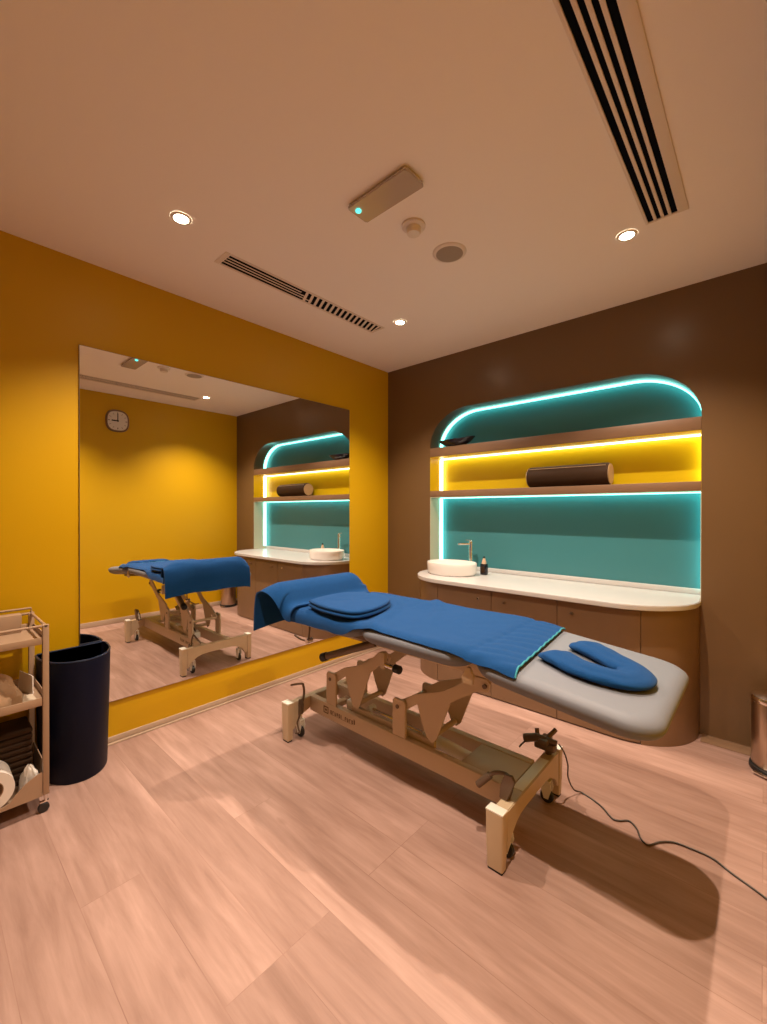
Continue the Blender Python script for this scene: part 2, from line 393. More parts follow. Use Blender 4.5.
fy = -(CD - 0.05)
seams = [0.87, 1.33, 1.79, 2.25]
names = ['brown cabinet with key below the basin', 'brown cabinet in the middle of the row under the counter', 'brown cabinet next to the curved right end of the row']
def cab_outline(xa, xb):
    pts = [p for p in bow(0.05) if xa < p[0] < xb]
    def y_at(x):
        q = bow(0.05)
        for i in range(len(q) - 1):
            if q[i][0] <= x <= q[i + 1][0] and q[i + 1][0] > q[i][0]:
                return q[i][1] + (q[i + 1][1] - q[i][1]) * (x - q[i][0]) / (q[i + 1][0] - q[i][0])
        return q[0][1]
    return pts, y_at
for i in range(3):
    xa, xb = seams[i] + 0.0015, seams[i + 1] - 0.0015
    pts, y_at = cab_outline(xa, xb)
    t = thing('base_cabinet', ((xa + xb) / 2, -0.2, 0), names[i], 'cabinet', 'base cabinets under the countertop')
    ya, yb = y_at(xa), y_at(xb)
    MB().box(xa, xb, max(ya, yb) + 0.03, -0.001, 0.0, 0.7705).build('body', 'cabinet_gap', t)
    front = [(xa, ya)] + pts + [(xb, yb)]
    back = [(x, y + 0.019) for x, y in front][::-1]
    d = MB().prism(front + back, 0.008, 0.762, bev=0.0015).build('door', 'cabinet', t)
    kx = [xb - 0.10, xa + 0.10, xa + 0.09][i]
    k = MB().cyl((kx, y_at(kx) - 0.0005, 0.695), (kx, y_at(kx) - 0.010, 0.695), 0.009, 16, 0.002)
    if i != 0: k.box(kx - 0.007, kx + 0.007, y_at(kx) - 0.030, y_at(kx) - 0.009, 0.694, 0.700, 0.001)
    kk = MB(); kk.merge(k.bm); kk.build('knob', 'chrome' if i == 0 else 'dark_metal', d)
for xa, xb, nm in ((0.0, seams[0] - 0.0015, 'brown cabinet end curving back to the wall left of the basin'), (seams[3] + 0.0015, 3.0, 'curved brown cabinet end at the right of the row, beside the steel bin')):
    pts, y_at = cab_outline(xa, xb)
    poly = list(pts)
    if xa > 1: poly = [(xa, y_at(xa))] + poly + [(xa, -0.001)]
    else: poly = poly + [(xb, y_at(xb)), (xb, -0.001)]
    o = MB().prism(poly, 0.0, 0.7705, bev=0.0).build('curved_cabinet', 'cabinet')
    tag(recentre(o, (poly[0][0], -0.1, 0)), nm, 'cabinet')

# basin
bx, by = 0.815, -0.115
t = thing('wash_basin', (bx, by, 0.802), 'white oval vessel basin standing on the left end of the countertop', 'basin')
prof = [(0.190, 0.0), (0.200, 0.006), (0.208, 0.025), (0.211, 0.07), (0.212, 0.094), (0.209, 0.100), (0.203, 0.099), (0.199, 0.085), (0.190, 0.045), (0.165, 0.022), (0.08, 0.014), (0.03, 0.012)]
MB().lathe(prof, (bx, by, 0.8025), 56, 1.04, 0.80).build('bowl', 'ceramic', t)
MB().lathe([(0.022, 0.0), (0.022, 0.003), (0.012, 0.004)], (bx, by, 0.815), 20).build('drain', 'chrome', t)
t = thing('faucet', (0.865, 0.125, 0.802), 'tall chrome basin mixer rising from the counter behind the basin', 'faucet')
fx, fyy = 0.865, 0.115
MB().lathe([(0.026, 0), (0.026, 0.006), (0.020, 0.010), (0.018, 0.02), (0.017, 0.245), (0.018, 0.262), (0.014, 0.268)], (fx, fyy, 0.8025), 24).build('column', 'chrome', t)
MB().box(fx - 0.115, fx + 0.012, fyy - 0.013, fyy + 0.013, 1.035, 1.050, 0.004, mtx=Matrix.Translation((fx, fyy, 0)) @ Matrix.Rotation(0.7, 4, 'Z') @ Matrix.Translation((-fx, -fyy, 0))).build('spout', 'chrome', t)
MB().box(fx - 0.05, fx + 0.01, fyy - 0.006, fyy + 0.006, 1.0725, 1.078, 0.002).build('lever', 'chrome', t)
# soap bottle
sx_, sy_ = 1.045, 0.02
t = thing('soap_bottle', (sx_, sy_, 0.802), 'small black square bottle with tan cap standing right of the basin', 'bottle')
MB().box(sx_ - 0.027, sx_ + 0.027, sy_ - 0.020, sy_ + 0.020, 0.8025, 0.893, 0.006, 3).build('body', 'bottle_black', t)
MB().box(sx_ - 0.016, sx_ + 0.016, sy_ - 0.0207, sy_ - 0.0202, 0.822, 0.872).build('label_patch', 'leather_brown', t)
MB().lathe([(0.020, 0), (0.019, 0.012), (0.012, 0.035), (0.010, 0.045)], (sx_, sy_, 0.893), 20).build('cap', 'bottle_cap', t)
MB().lathe([(0.007, 0), (0.007, 0.014), (0.004, 0.017)], (sx_, sy_, 0.938), 14).build('nozzle', 'black_gloss', t)

# leather bolster on the shelf
t = thing('leather_bolster', (1.69, 0.075, SH[0][1]), 'dark brown leather bolster lying on the yellow lit shelf', 'bolster')
pr = []
r0 = 0.080
MB().tube([(1.405, 0.095, 1.511 + r0), (1.409, 0.095, 1.511 + r0), (1.42, 0.095, 1.511 + r0), (1.96, 0.095, 1.511 + r0), (1.971, 0.095, 1.511 + r0), (1.975, 0.095, 1.511 + r0)], [0.074, 0.078, r0, r0, 0.078, 0.074], 40).build('cover', 'leather_brown', t)
for xa, xb in ((1.3995, 1.4045), (1.9755, 1.9805)):
    MB().tube([(xa, 0.095, 1.511 + r0), (xb, 0.095, 1.511 + r0)], 0.071, 36).build('end_cap', 'leather_end', t)
o = MB().tube([(1.42, 0.040, 1.511 + r0 * 1.73), (1.96, 0.040, 1.511 + r0 * 1.73)], 0.0022, 8).build('piping', 'leather_end', t)
# dark dish on upper shelf
def dish():
    mb = MB(); rings = []
    L = 0.18; cx, cy, cz = 0.765, 0.04, 1.899
    rows_o, rows_i = [], []
    for (s, dz) in ((0.35, 0.0), (0.60, 0.006), (0.85, 0.026), (1.0, 0.050), (0.985, 0.053), (0.82, 0.032), (0.55, 0.013), (0.2, 0.008)):
        ring = []
        for k in range(40):
            a = 2 * PI * k / 40; ca, sa = math.cos(a), math.sin(a)
            x = L * s * math.copysign(abs(ca) ** 0.9, ca); y = 0.085 * s * math.copysign(abs(sa) ** 1.25, sa)
            lift = 0.020 * (abs(ca) ** 3) * s * (1 if ca > 0 else 0.2)
            ring.append(Vector((cx + x, cy + y, cz + dz + lift * (1 if dz > 0.0 else 0))))
        rings.append(ring)
    return mb.loft(rings)
tag(recentre(dish().build('serving_dish', 'navy_dish'), (0.765, 0.04, 1.899)), 'dark navy leaf-shaped dish on the top niche shelf', 'dish')

# ------------------------------------------------------------------ ceiling fittings
def downlight(x, y, label):
    t = thing('ceiling_downlight', (x, y, H), label, 'downlight', 'recessed ceiling downlights')
    MB().lathe([(0.030, -0.004), (0.034, -0.007), (0.043, -0.006), (0.046, -0.0005)], (x, y, H), 36, cap0=False, cap1=False).build('trim_ring', 'plastic_white', t)
    MB().lathe([(0.0005, -0.0045), (0.031, -0.0045), (0.031, -0.0008), (0.0005, -0.0008)], (x, y, H), 32).build('lens', 'lamp_glow', t)
    return t
def spot(x, y, name):
    ld = bpy.data.lights.new('downlight_beam', 'SPOT'); ld.energy = SPOT_POWER; ld.color = SPOT_COLOR; ld.shadow_soft_size = 0.016
    ld.spot_size = math.radians(116); ld.spot_blend = 1.0
    lo = bpy.data.objects.new('downlight_beam', ld); C.objects.link(lo); lo.location = (x, y, H - 0.035); return lo
LP = [(0.744, -2.306, 'glowing downlight in the ceiling nearest the long mirror and the trolley'), (2.262, -0.777, 'glowing downlight beside the end of the large four-slot vent'),
      (0.806, -0.784, 'glowing downlight at the end of the small slatted vent near the corner'), (2.262, -2.306, 'glowing downlight in the ceiling nearest the viewer')]
proto = None
for x, y, lab in LP:
    if proto is None: proto = downlight(x, y, lab)
    else: copy_thing(proto, (x, y, H), lab)
    spot(x, y, lab)

# small slot vent
t = thing('ceiling_vent', (0.59, -1.41, H), 'slim ceiling vent with close cross slats above the yellow wall', 'vent')
vx0, vx1, vy0, vy1 = 0.525, 0.660, -2.040, -0.785
mb = MB(); fr = 0.017
mb.box(vx0, vx1, vy0, vy0 + fr * 1.6, H - 0.003, H - 0.0005, 0.001).box(vx0, vx1, vy1 - fr, vy1, H - 0.003, H - 0.0005, 0.001)
mb.box(vx0, vx0 + fr, vy0 + 0.0321, vy1 - 0.0201, H - 0.003, H - 0.0005, 0.001).box(vx1 - fr, vx1, vy0 + 0.0321, vy1 - 0.0201, H - 0.003, H - 0.0005, 0.001)
mb.build('frame', 'vent_white', t)
MB().box(vx0 + fr, vx1 - fr, vy0 + 0.033, vy1 - 0.021, H - 0.0012, H - 0.0006).build('backing', 'vent_black', t)
wv = (vx1 - vx0 - 2 * fr) / 4
for k in range(1, 4):
    xx = vx0 + fr + wv * k
    MB().box(xx - 0.0045, xx + 0.0045, vy0 + 0.033, (-1.52, -1.46, -1.40)[3 - k], H - 0.0022, H - 0.0013).build('bar', 'vent_white', t)
y = -1.50; v0, v1 = vx0 + fr + 0.0005, vx1 - fr - 0.0005
while y < vy1 - 0.035:
    sh = 0.45 * (v1 - v0); ya = min(y + sh, vy1 - 0.022)
    MB().prism([(v0, ya), (v0, min(ya + 0.019, vy1 - 0.0215)), (v1, y + 0.019), (v1, y)], H - 0.0025, H - 0.0013).build('slat', 'vent_white', t); y += 0.044
# large slot vent
t = thing('ceiling_vent', (2.44, -1.8, H), 'long ceiling vent with four wide black slots at the upper right', 'vent')
ax0, ax1, ay0, ay1 = 2.348, 2.515, -2.10, -0.805
mb = MB(); mb.box(ax0, ax0 + 0.012, ay0, ay1, H - 0.006, H - 0.0005, 0.001).box(ax1 - 0.040, ax1, ay0, ay1, H - 0.006, H - 0.0005, 0.001)
mb.box(ax0 + 0.0121, ax1 - 0.0401, ay0, ay0 + 0.02, H - 0.006, H - 0.0005, 0.001).box(ax0 + 0.0121, ax1 - 0.0401, ay1 - 0.012, ay1, H - 0.006, H - 0.0005, 0.001)
mb.build('frame', 'vent_white', t)
MB().box(ax0 + 0.012, ax1 - 0.04, ay0 + 0.02, ay1 - 0.012, H - 0.0012, H - 0.0006).build('backing', 'vent_black', t)
sp = (ax1 - 0.04 - ax0 - 0.012) / 4
for k in range(1, 4):
    xx = ax0 + 0.012 + sp * k
    MB().box(xx - 0.0065, xx + 0.0065, ay0 + 0.0201, ay1 - 0.0121, H - 0.0055, H - 0.0013, 0.001).build('bar', 'vent_white', t)

# emergency light, detector, speaker
t = thing('emergency_light', (1.57, -1.80, H), 'flat rectangular emergency light unit with a teal indicator on the ceiling', 'emergency light')
ex0, ex1, ey0, ey1 = 1.383, 1.724, -1.850, -1.722
mb = MB().box(ex0 + 0.01, ex1 - 0.01, ey0 + 0.01, ey1 - 0.01, H - 0.010, H - 0.0005, 0.002); mb.build('base', 'plastic_white', t)
MB().prism([(ex0 + 0.012, ey0), (ex1 - 0.010, ey0), (ex1, ey0 + 0.020), (ex1, ey1 - 0.020), (ex1 - 0.010, ey1), (ex0 + 0.008, ey1), (ex0, ey1 - 0.012), (ex0, ey0 + 0.012)], H - 0.022, H - 0.0105, bev=0.003).build('cover', 'perspex', t)
MB().lathe([(0.013, 0), (0.013, -0.006), (0.008, -0.009), (0.001, -0.010)], (ex0 + 0.035, ey0 + 0.04, H - 0.0222), 18).build('indicator', 'indicator', t)
o = MB().lathe([(0.056, -0.0005), (0.056, -0.010), (0.050, -0.014), (0.036, -0.0145), (0.034, -0.018), (0.035, -0.036), (0.030, -0.043), (0.001, -0.044)], (0, 0, 0), 36).build('smoke_detector', 'plastic_white')
o.location = (1.520, -1.540, H); tag(o, 'small round white smoke detector between the emergency light and speaker', 'smoke detector')
t = thing('ceiling_speaker', (1.530, -1.245, H), 'round flush ceiling speaker with grey mesh centre', 'speaker')
MB().lathe([(0.070, -0.010), (0.076, -0.009), (0.086, -0.005), (0.089, -0.0005)], (1.530, -1.245, H), 44, cap0=False, cap1=False).build('rim', 'plastic_white', t)
MB().lathe([(0.0705, -0.002), (0.0705, -0.0105), (0.05, -0.013), (0.002, -0.0135)], (1.530, -1.245, H), 44).build('grille', 'speaker_mesh', t)

# ------------------------------------------------------------------ wall clock on the right wall (seen in the mirror)
cy, cz = -1.530, 2.390
t = thing('wall_clock', (W, cy, cz), 'rounded square wall clock with brown rim, reading three o\'clock, seen in the mirror', 'clock')
def squircle(r, h=1.0, n=48, e=0.72):
    return [(math.copysign(abs(math.cos(2 * PI * k / n)) ** e, math.cos(2 * PI * k / n)) * r * 0.95, math.copysign(abs(math.sin(2 * PI * k / n)) ** e, math.sin(2 * PI * k / n)) * r * h) for k in range(n)]
def clock_ring(r, x): return [Vector((x, cy + a, cz + b_)) for a, b_ in squircle(r)]
MB().loft([clock_ring(0.128, W - 0.0005), clock_ring(0.130, W - 0.02), clock_ring(0.124, W - 0.034), clock_ring(0.113, W - 0.034), clock_ring(0.111, W - 0.026)]).build('case', 'clock_rim', t)
MB().loft([clock_ring(0.1105, W - 0.0262), clock_ring(0.1105, W - 0.0275)]).build('dial', 'clock_face', t)
for k in range(12):
    a = 2 * PI * k / 12; big = k % 3 == 0
    mb = MB().box(W - 0.0285, W - 0.0277, -0.004 if big else -0.002, 0.004 if big else 0.002, 0.080, 0.100, mtx=Matrix.Translation((0, cy, cz)) @ Matrix.Rotation(a, 4, 'X'))
    mb.build('hour_mark', 'print_brown', t)
# facing the wall from inside the room, +y is to the left: the hour hand points right (-y)
MB().box(W - 0.0305, W - 0.0290, -0.005, 0.005, -0.012, 0.085, mtx=Matrix.Translation((0, cy, cz))).build('minute_hand', 'black_gloss', t)
MB().box(W - 0.0325, W - 0.0310, -0.065, 0.010, -0.007, 0.007, mtx=Matrix.Translation((0, cy, cz))).build('hour_hand', 'black_gloss', t)

# ------------------------------------------------------------------ treatment couch
YN, YF = -1.752, -1.068; YC = (YN + YF) / 2
T = 0.085
HX = (0.690, 1.312); MX = (1.330, 1.925); FX = (1.940, 2.560)
def ztop(x):
    if x < 1.32: return 0.782 + 0.004 * (x - 0.69) / 0.63
    if x < 1.93: return 0.788
    return 0.782 - (x - 1.93) * 0.105
couch = thing('treatment_couch', (1.4, YC, 0), 'grey padded adjustable treatment couch on a cream metal lifting base', 'treatment couch')
def cushion(x0, x1, rc, name, tilt=0.0, rx=None):
    mb = MB(); rings = []; a_ = 0.045
    zc0 = (ztop(x0 + 0.001) if name != 'foot_cushion' else 0.782) - T / 2
    n = 9
    for i in range(n + 1):
        th = -PI / 2 + PI * i / n
        ins = (a_ if th > 0 else 0.085) * (1 - math.cos(th)); zz = 0.012 + (T / 2 - 0.012) * math.sin(th) if th > 0 else 0.012 + (T / 2 + 0.012) * math.sin(th)
        rings.append([Vector((x, y, zc0 + zz - (x - x0) * tilt)) for x, y in rrect(x0 + ins, x1 - ins, YN + ins, YF - ins, rc - ins * 0.4, 8)])
    mb.loft(rings)
    return mb.build(name, 'vinyl_grey', couch, sharp=1.2)
cushion(HX[0], HX[1], 0.09, 'head_cushion')
cushion(MX[0], MX[1], 0.09, 'middle_cushion')
cushion(FX[0], FX[1], 0.10, 'foot_cushion', 0.105)

# top frame under the cushions
for yy in (-1.545, -1.291):
    MB().box(0.98, 1.96, yy - 0.016, yy + 0.016, 0.640, 0.698, 0.004).build('frame_rail', 'frame_cream', couch)
for xx in (1.02, 1.40, 1.93):
    MB().box(xx - 0.018, xx + 0.018, -1.528, -1.308, 0.650, 0.690, 0.004).build('frame_tie', 'frame_cream', couch)
for yy in (-1.60, -1.24):
    MB().box(0.78, 1.30, yy - 0.012, yy + 0.012, 0.672, 0.6985, 0.003).build('head_rail', 'dark_metal', couch)
MB().box(0.80, 0.83, -1.587, -1.253, 0.674, 0.698, 0.003).build('head_tie', 'dark_metal', couch)
tm = Matrix.Translation((1.97, 0, 0.672)) @ Matrix.Rotation(0.105, 4, 'Y')
for yy in (-1.60, -1.24): MB().box(0.0, 0.46, yy - 0.012, yy + 0.012, -0.006, 0.018, 0.003, mtx=tm).build('foot_rail', 'dark_metal', couch)
for ya in (-1.728, -1.104):
    MB().prism([(1.900, 0.690), (1.925, 0.735), (1.940, 0.735), (1.955, 0.700), (1.95, 0.670), (1.91, 0.670)], ya, ya + 0.012, axis='y', bev=0.002).build('hinge_bracket', 'frame_cream', couch)

# base: two crossbars on legs carry a narrow central chassis
RZ0, RZ1 = 0.135, 0.222
for yo, yi in ((-1.550, -1.514), (-1.326, -1.290)):
    MB().box(0.742, 2.012, yo, yi, RZ0, RZ1, 0.004).build('side_rail', 'frame_cream', couch)
def crossbar(xa, xb, name='crossbar'):
    y0, y1 = -1.675, -1.145
    out = [(y0, 0.216), (y1, 0.216), (y1, 0.06)]
    n = 14
    for k in range(n + 1):          # arch underneath
        u = k / n; yy = y1 - 0.012 + (y0 - y1 + 0.024) * u
        q = abs(2 * u - 1); out.append((yy, 0.150 - 0.09 * q ** 5))
    out.append((y0, 0.06))
    return MB().prism(out, xa, xb, axis='x', bev=0.003).build(name, 'frame_cream', couch)
crossbar(2.014, 2.066); crossbar(0.696, 0.740)
def leg(x0, x1, y0, y1):
    o = MB().loft([[Vector((a, b_, z)) for a, b_ in rrect(x0 + i_, x1 - i_, y0 + i_, y1 - i_, 0.006, 3)] for z, i_ in ((0.010, 0.004), (0.10, 0.001), (0.219, 0.0))]).build('leg', 'frame_cream', couch)
    MB().box(x0, x1, y0, y1, 0.2195, 0.226, 0.002).build('leg_cap', 'cap_white', o)
    MB().box(x0 + 0.006, x1 - 0.006, y0 + 0.006, y1 - 0.006, 0.0, 0.0098, 0.002).build('foot_pad', 'black_rubber', o)
leg(2.000, 2.070, -1.718, -1.6755); leg(2.000, 2.070, -1.1445, -1.102)
leg(0.690, 0.752, -1.718, -1.6755); leg(0.690, 0.752, -1.1445, -1.102)
def castor(x, y):
    t_ = MB()
    for a_, b_ in ((-0.016, -0.012), (0.012, 0.016)):
        t_.prism([(x - 0.024, 0.070), (x - 0.018, 0.098), (x + 0.018, 0.098), (x + 0.024, 0.070), (x + 0.010, 0.022), (x - 0.010, 0.022)], y + a_, y + b_, axis='y')
    t_.box(x - 0.018, x + 0.018, y - 0.016, y + 0.016, 0.0975, 0.104); t_.cyl((x, y, 0.1035), (x, y, 0.138), 0.009)
    o = t_.build('castor', 'cap_white', couch)
    MB().cyl((x, y - 0.0105, 0.030), (x, y + 0.0105, 0.030), 0.030, 26, 0.004).build('wheel', 'black_rubber', o)
castor(0.735, -1.615); castor(0.735, -1.205); castor(2.035, -1.615); castor(2.035, -1.205)
def hk(x, z):        # lay-out in the plane of the near rail
    return (2.772 - (2.772 - x) * 1.081, 1.335 - (1.335 - z) * 1.081)
PX = (0.932, 1.437)
for px in PX:
    for yo, yi in ((-1.550, -1.536), (-1.304, -1.290)):
        o = MB().prism([(px - 0.041, RZ1 + 0.0005), (px + 0.041, RZ1 + 0.0005), (px + 0.041, 0.392), (px + 0.030, 0.406), (px - 0.030, 0.406), (px - 0.041, 0.392)], yo, yi, axis='y', bev=0.002).build('support_post', 'frame_cream', couch)
        MB().cyl((px - 0.008, yo - 0.004, 0.368), (px - 0.008, yi + 0.004, 0.368), 0.010, 18).build('pivot_bolt', 'dark_metal', o)
# lifting arms with their triangular gusset plates
def lever(px, tip, yo, yi, n):
    tx, tz = tip
    arm = smooth_path([(px - 0.018, 0.352), (px - 0.020, 0.384), (px + 0.03, 0.415), (px + 0.09, 0.452), (px + 0.16, 0.478), (px + 0.26, 0.520), (tx - 0.06, tz + 0.010)], 3) + [(tx, tz + 0.014), (tx + 0.018, tz - 0.002), (tx + 0.006, tz - 0.040), (tx - 0.045, tz - 0.052)] + \
        smooth_path([(px + 0.28, 0.465), (px + 0.17, 0.430), (px + 0.10, 0.405), (px + 0.04, 0.362), (px + 0.0, 0.345)], 3)
    o = MB().prism(arm, yo, yi, axis='y', bev=0.002).build('lift_arm', 'frame_cream', couch)
    MB().cyl((tx - 0.006, yo - 0.008, tz - 0.018), (tx - 0.006, yi + 0.008, tz - 0.018), 0.010, 16).build('pivot_bolt', 'dark_metal', o)
    MB().prism([(px + 0.080, 0.436), (px + 0.295, 0.515), (px + 0.292, 0.490), (px + 0.205, 0.268), (px + 0.180, 0.245), (px + 0.150, 0.262), (px + 0.118, 0.330), (px + 0.095, 0.400)], yi + 0.0005, yi + 0.008, axis='y', bev=0.001).build('gusset_plate', 'frame_cream', o)
for px, tip in ((PX[0], (1.350, 0.592)), (PX[1], (1.905, 0.612))):
    lever(px, tip, -1.5355, -1.5245, 0); lever(px, tip, -1.3245, -1.3135, 1)
    MB().cyl((px + 0.18, -1.5155, 0.275), (px + 0.18, -1.325, 0.275), 0.014, 18).build('cross_tube', 'frame_cream', couch)
    MB().cyl((px - 0.008, -1.524, 0.368), (px - 0.008, -1.325, 0.368), 0.012, 18).build('cross_tube', 'frame_cream', couch)
# linkage channels, actuator and motor inside the chassis
MB().box(1.06, 1.62, -1.508, -1.488, 0.176, 0.246, 0.003).build('link_channel', 'frame_cream', couch)
MB().cyl((1.13, -1.42, 0.216), (1.50, -1.42, 0.205), 0.012, 20, 0.002).build('actuator_rod', 'chrome', couch)
MB().cyl((1.50, -1.42, 0.204), (1.768, -1.42, 0.182), 0.030, 26, 0.005).build('actuator', 'cap_white', couch)
MB().cyl((1.125, -1.445, 0.216), (1.125, -1.395, 0.216), 0.020, 20).build('actuator_clevis', 'cap_white', couch)
MB().box(0.99, 1.06, -1.485, -1.43, 0.200, 0.250, 0.006).build('motor_housing', 'cap_white', couch)
MB().tube(smooth_path([(1.03, -1.46, 0.2505), (1.045, -1.465, 0.275), (1.075, -1.47, 0.285), (1.09, -1.47, 0.25)], 4), 0.006, 8).build('motor_cable', 'black_rubber', couch)
for xx in (0.84, 1.30): MB().box(xx - 0.02, xx + 0.02, -1.5135, -1.3265, 0.140, 0.172, 0.003).build('cross_tie', 'frame_cream', couch)
MB().box(1.770, 2.013, -1.512, -1.328, 0.205, 0.219, 0.002).build('cover_tray', 'frame_cream', couch)
MB().box(2.018, 2.060, -1.525, -1.250, 0.2165, 0.2185, 0.0005).build('tray_lip', 'cap_white', couch)
# maker's mark on the near rail: a square emblem and small lettering
mb = MB(); y_ = -1.5508
mb.box(0.868, 0.910, y_, y_ + 0.0006, 0.162, 0.168).box(0.868, 0.910, y_, y_ + 0.0006, 0.196, 0.202).box(0.868, 0.874, y_, y_ + 0.0006, 0.168, 0.196).box(0.904, 0.910, y_, y_ + 0.0006, 0.168, 0.196)
mb.box(0.882, 0.896, y_, y_ + 0.0006, 0.176, 0.188)
part_label(mb.build('maker_emblem', 'print_brown', couch), 'small dark square emblem')
xx = 0.928; mb = MB()
mb.box(xx, xx + 0.178, y_ + 0.0003, y_ + 0.0006, 0.1680, 0.1695)
for k, (wd, hh) in enumerate([(12, 20), (12, 20), (12, 20), (11, 20), (12, 20), (12, 20), (0, 0), (12, 20), (11, 20), (12, 20), (12, 20), (9, 30)]):
    if wd:
        h_ = hh / 1000; z_ = 0.172; wq = wd / 1000
        mb.box(xx, xx + 0.0042, y_, y_ + 0.0006, z_, z_ + h_)
        if k % 3 != 2: mb.box(xx + 0.004, xx + wq, y_, y_ + 0.0006, z_ + h_ - 0.0042, z_ + h_)
        if k % 2 == 0: mb.box(xx + 0.004, xx + wq, y_, y_ + 0.0006, z_, z_ + 0.0042)
        if k % 4 != 1: mb.box(xx + wq - 0.0042, xx + wq, y_, y_ + 0.0006, z_ + 0.004, z_ + h_ - 0.004)
        xx += wq + 0.006
    else: xx += 0.014
part_label(mb.build('maker_lettering', 'print_brown', couch), 'row of small dark printed letters')
# brake pedal at the near foot corner
o = MB().tube(smooth_path([(2.035, -1.600, 0.217), (2.045, -1.600, 0.250), (2.052, -1.605, 0.290), (2.030, -1.610, 0.312), (1.985, -1.615, 0.302), (1.960, -1.620, 0.278)], 4), 0.008, 10).build('brake_pedal', 'dark_metal', couch)
MB().prism([(2.008, 0.2175), (2.040, 0.2175), (2.072, 0.300), (2.060, 0.322), (2.030, 0.318), (2.012, 0.270)], -1.624, -1.612, axis='y', bev=0.002).build('pedal_plate', 'dark_metal', o)
MB().tube([(1.966, -1.618, 0.286), (1.918, -1.626, 0.232)], 0.014, 12).build('pedal_grip', 'dark_metal', o)
# control unit on the far corner
t_ = MB().box(1.975, 2.070, -1.215, -1.170, 0.232, 0.268, 0.010).box(2.000, 2.045, -1.235, -1.155, 0.262, 0.290, 0.010)
t_.tube([(1.935, -1.215, 0.262), (1.99, -1.215, 0.285), (2.075, -1.190, 0.276)], [0.020, 0.018, 0.012], 12).tube([(2.03, -1.19, 0.285), (2.055, -1.15, 0.318)], 0.010, 10).tube([(1.985, -1.19, 0.275), (1.975, -1.175, 0.306)], 0.010, 10)
t_.cyl((2.035, -1.19, 0.2165), (2.035, -1.19, 0.240), 0.015)
t_.build('control_unit', 'dark_metal', couch)
MB().tube(smooth_path([(1.945, -1.205, 0.255), (1.925, -1.215, 0.235), (1.915, -1.235, 0.2195)], 5), 0.004, 8).build('control_cable', 'cord', couch)
# brake lever and linkage at the head crossbar
MB().tube(smooth_path([(0.742, -1.615, 0.140), (0.752, -1.615, 0.200), (0.762, -1.610, 0.262), (0.748, -1.605, 0.300), (0.735, -1.603, 0.306), (0.690, -1.602, 0.292), (0.622, -1.600, 0.266)], 5), 0.0065, 10).build('brake_lever', 'dark_metal', couch)
MB().prism([(0.741, 0.130), (0.775, 0.150), (0.782, 0.205), (0.765, 0.235), (0.741, 0.225)], -1.636, -1.624, axis='y', bev=0.002).build('lever_bracket', 'dark_metal', couch)
MB().tube(smooth_path([(0.762, -1.640, 0.20), (0.775, -1.650, 0.15), (0.757, -1.655, 0.10), (0.772, -1.652, 0.05), (0.735, -1.650, 0.030)], 5), 0.005, 8).build('brake_rod', 'dark_metal', couch)
# back-rest strut, knobs and release lever below the head end
MB().cyl((1.290, -1.560, 0.655), (0.955, -1.598, 0.520), 0.020, 16, 0.003).build('gas_strut', 'dark_metal', couch)
MB().cyl((0.956, -1.598, 0.520), (0.915, -1.602, 0.503), 0.024, 18, 0.004).build('knob', 'black_rubber', couch)
MB().box(1.370, 1.395, -1.612, -1.585, 0.560, 0.640, 0.003).build('pin_bracket', 'frame_cream', couch)
MB().cyl((1.395, -1.60, 0.580), (1.450, -1.60, 0.577), 0.013, 14).build('locking_pin', 'chrome', couch)
MB().cyl((1.4505, -1.60, 0.577), (1.490, -1.60, 0.575), 0.020, 18, 0.004).build('knob', 'black_rubber', couch)
MB().tube(smooth_path([(0.83, -1.62, 0.672), (0.82, -1.62, 0.600), (0.790, -1.61, 0.576), (0.72, -1.60, 0.566), (0.655, -1.60, 0.578)], 5), 0.005, 8).build('release_lever', 'dark_metal', couch)
MB().cyl((0.822, -1.60, 0.585), (0.822, -1.64, 0.585), 0.014, 16).build('lever_boss', 'chrome', couch)

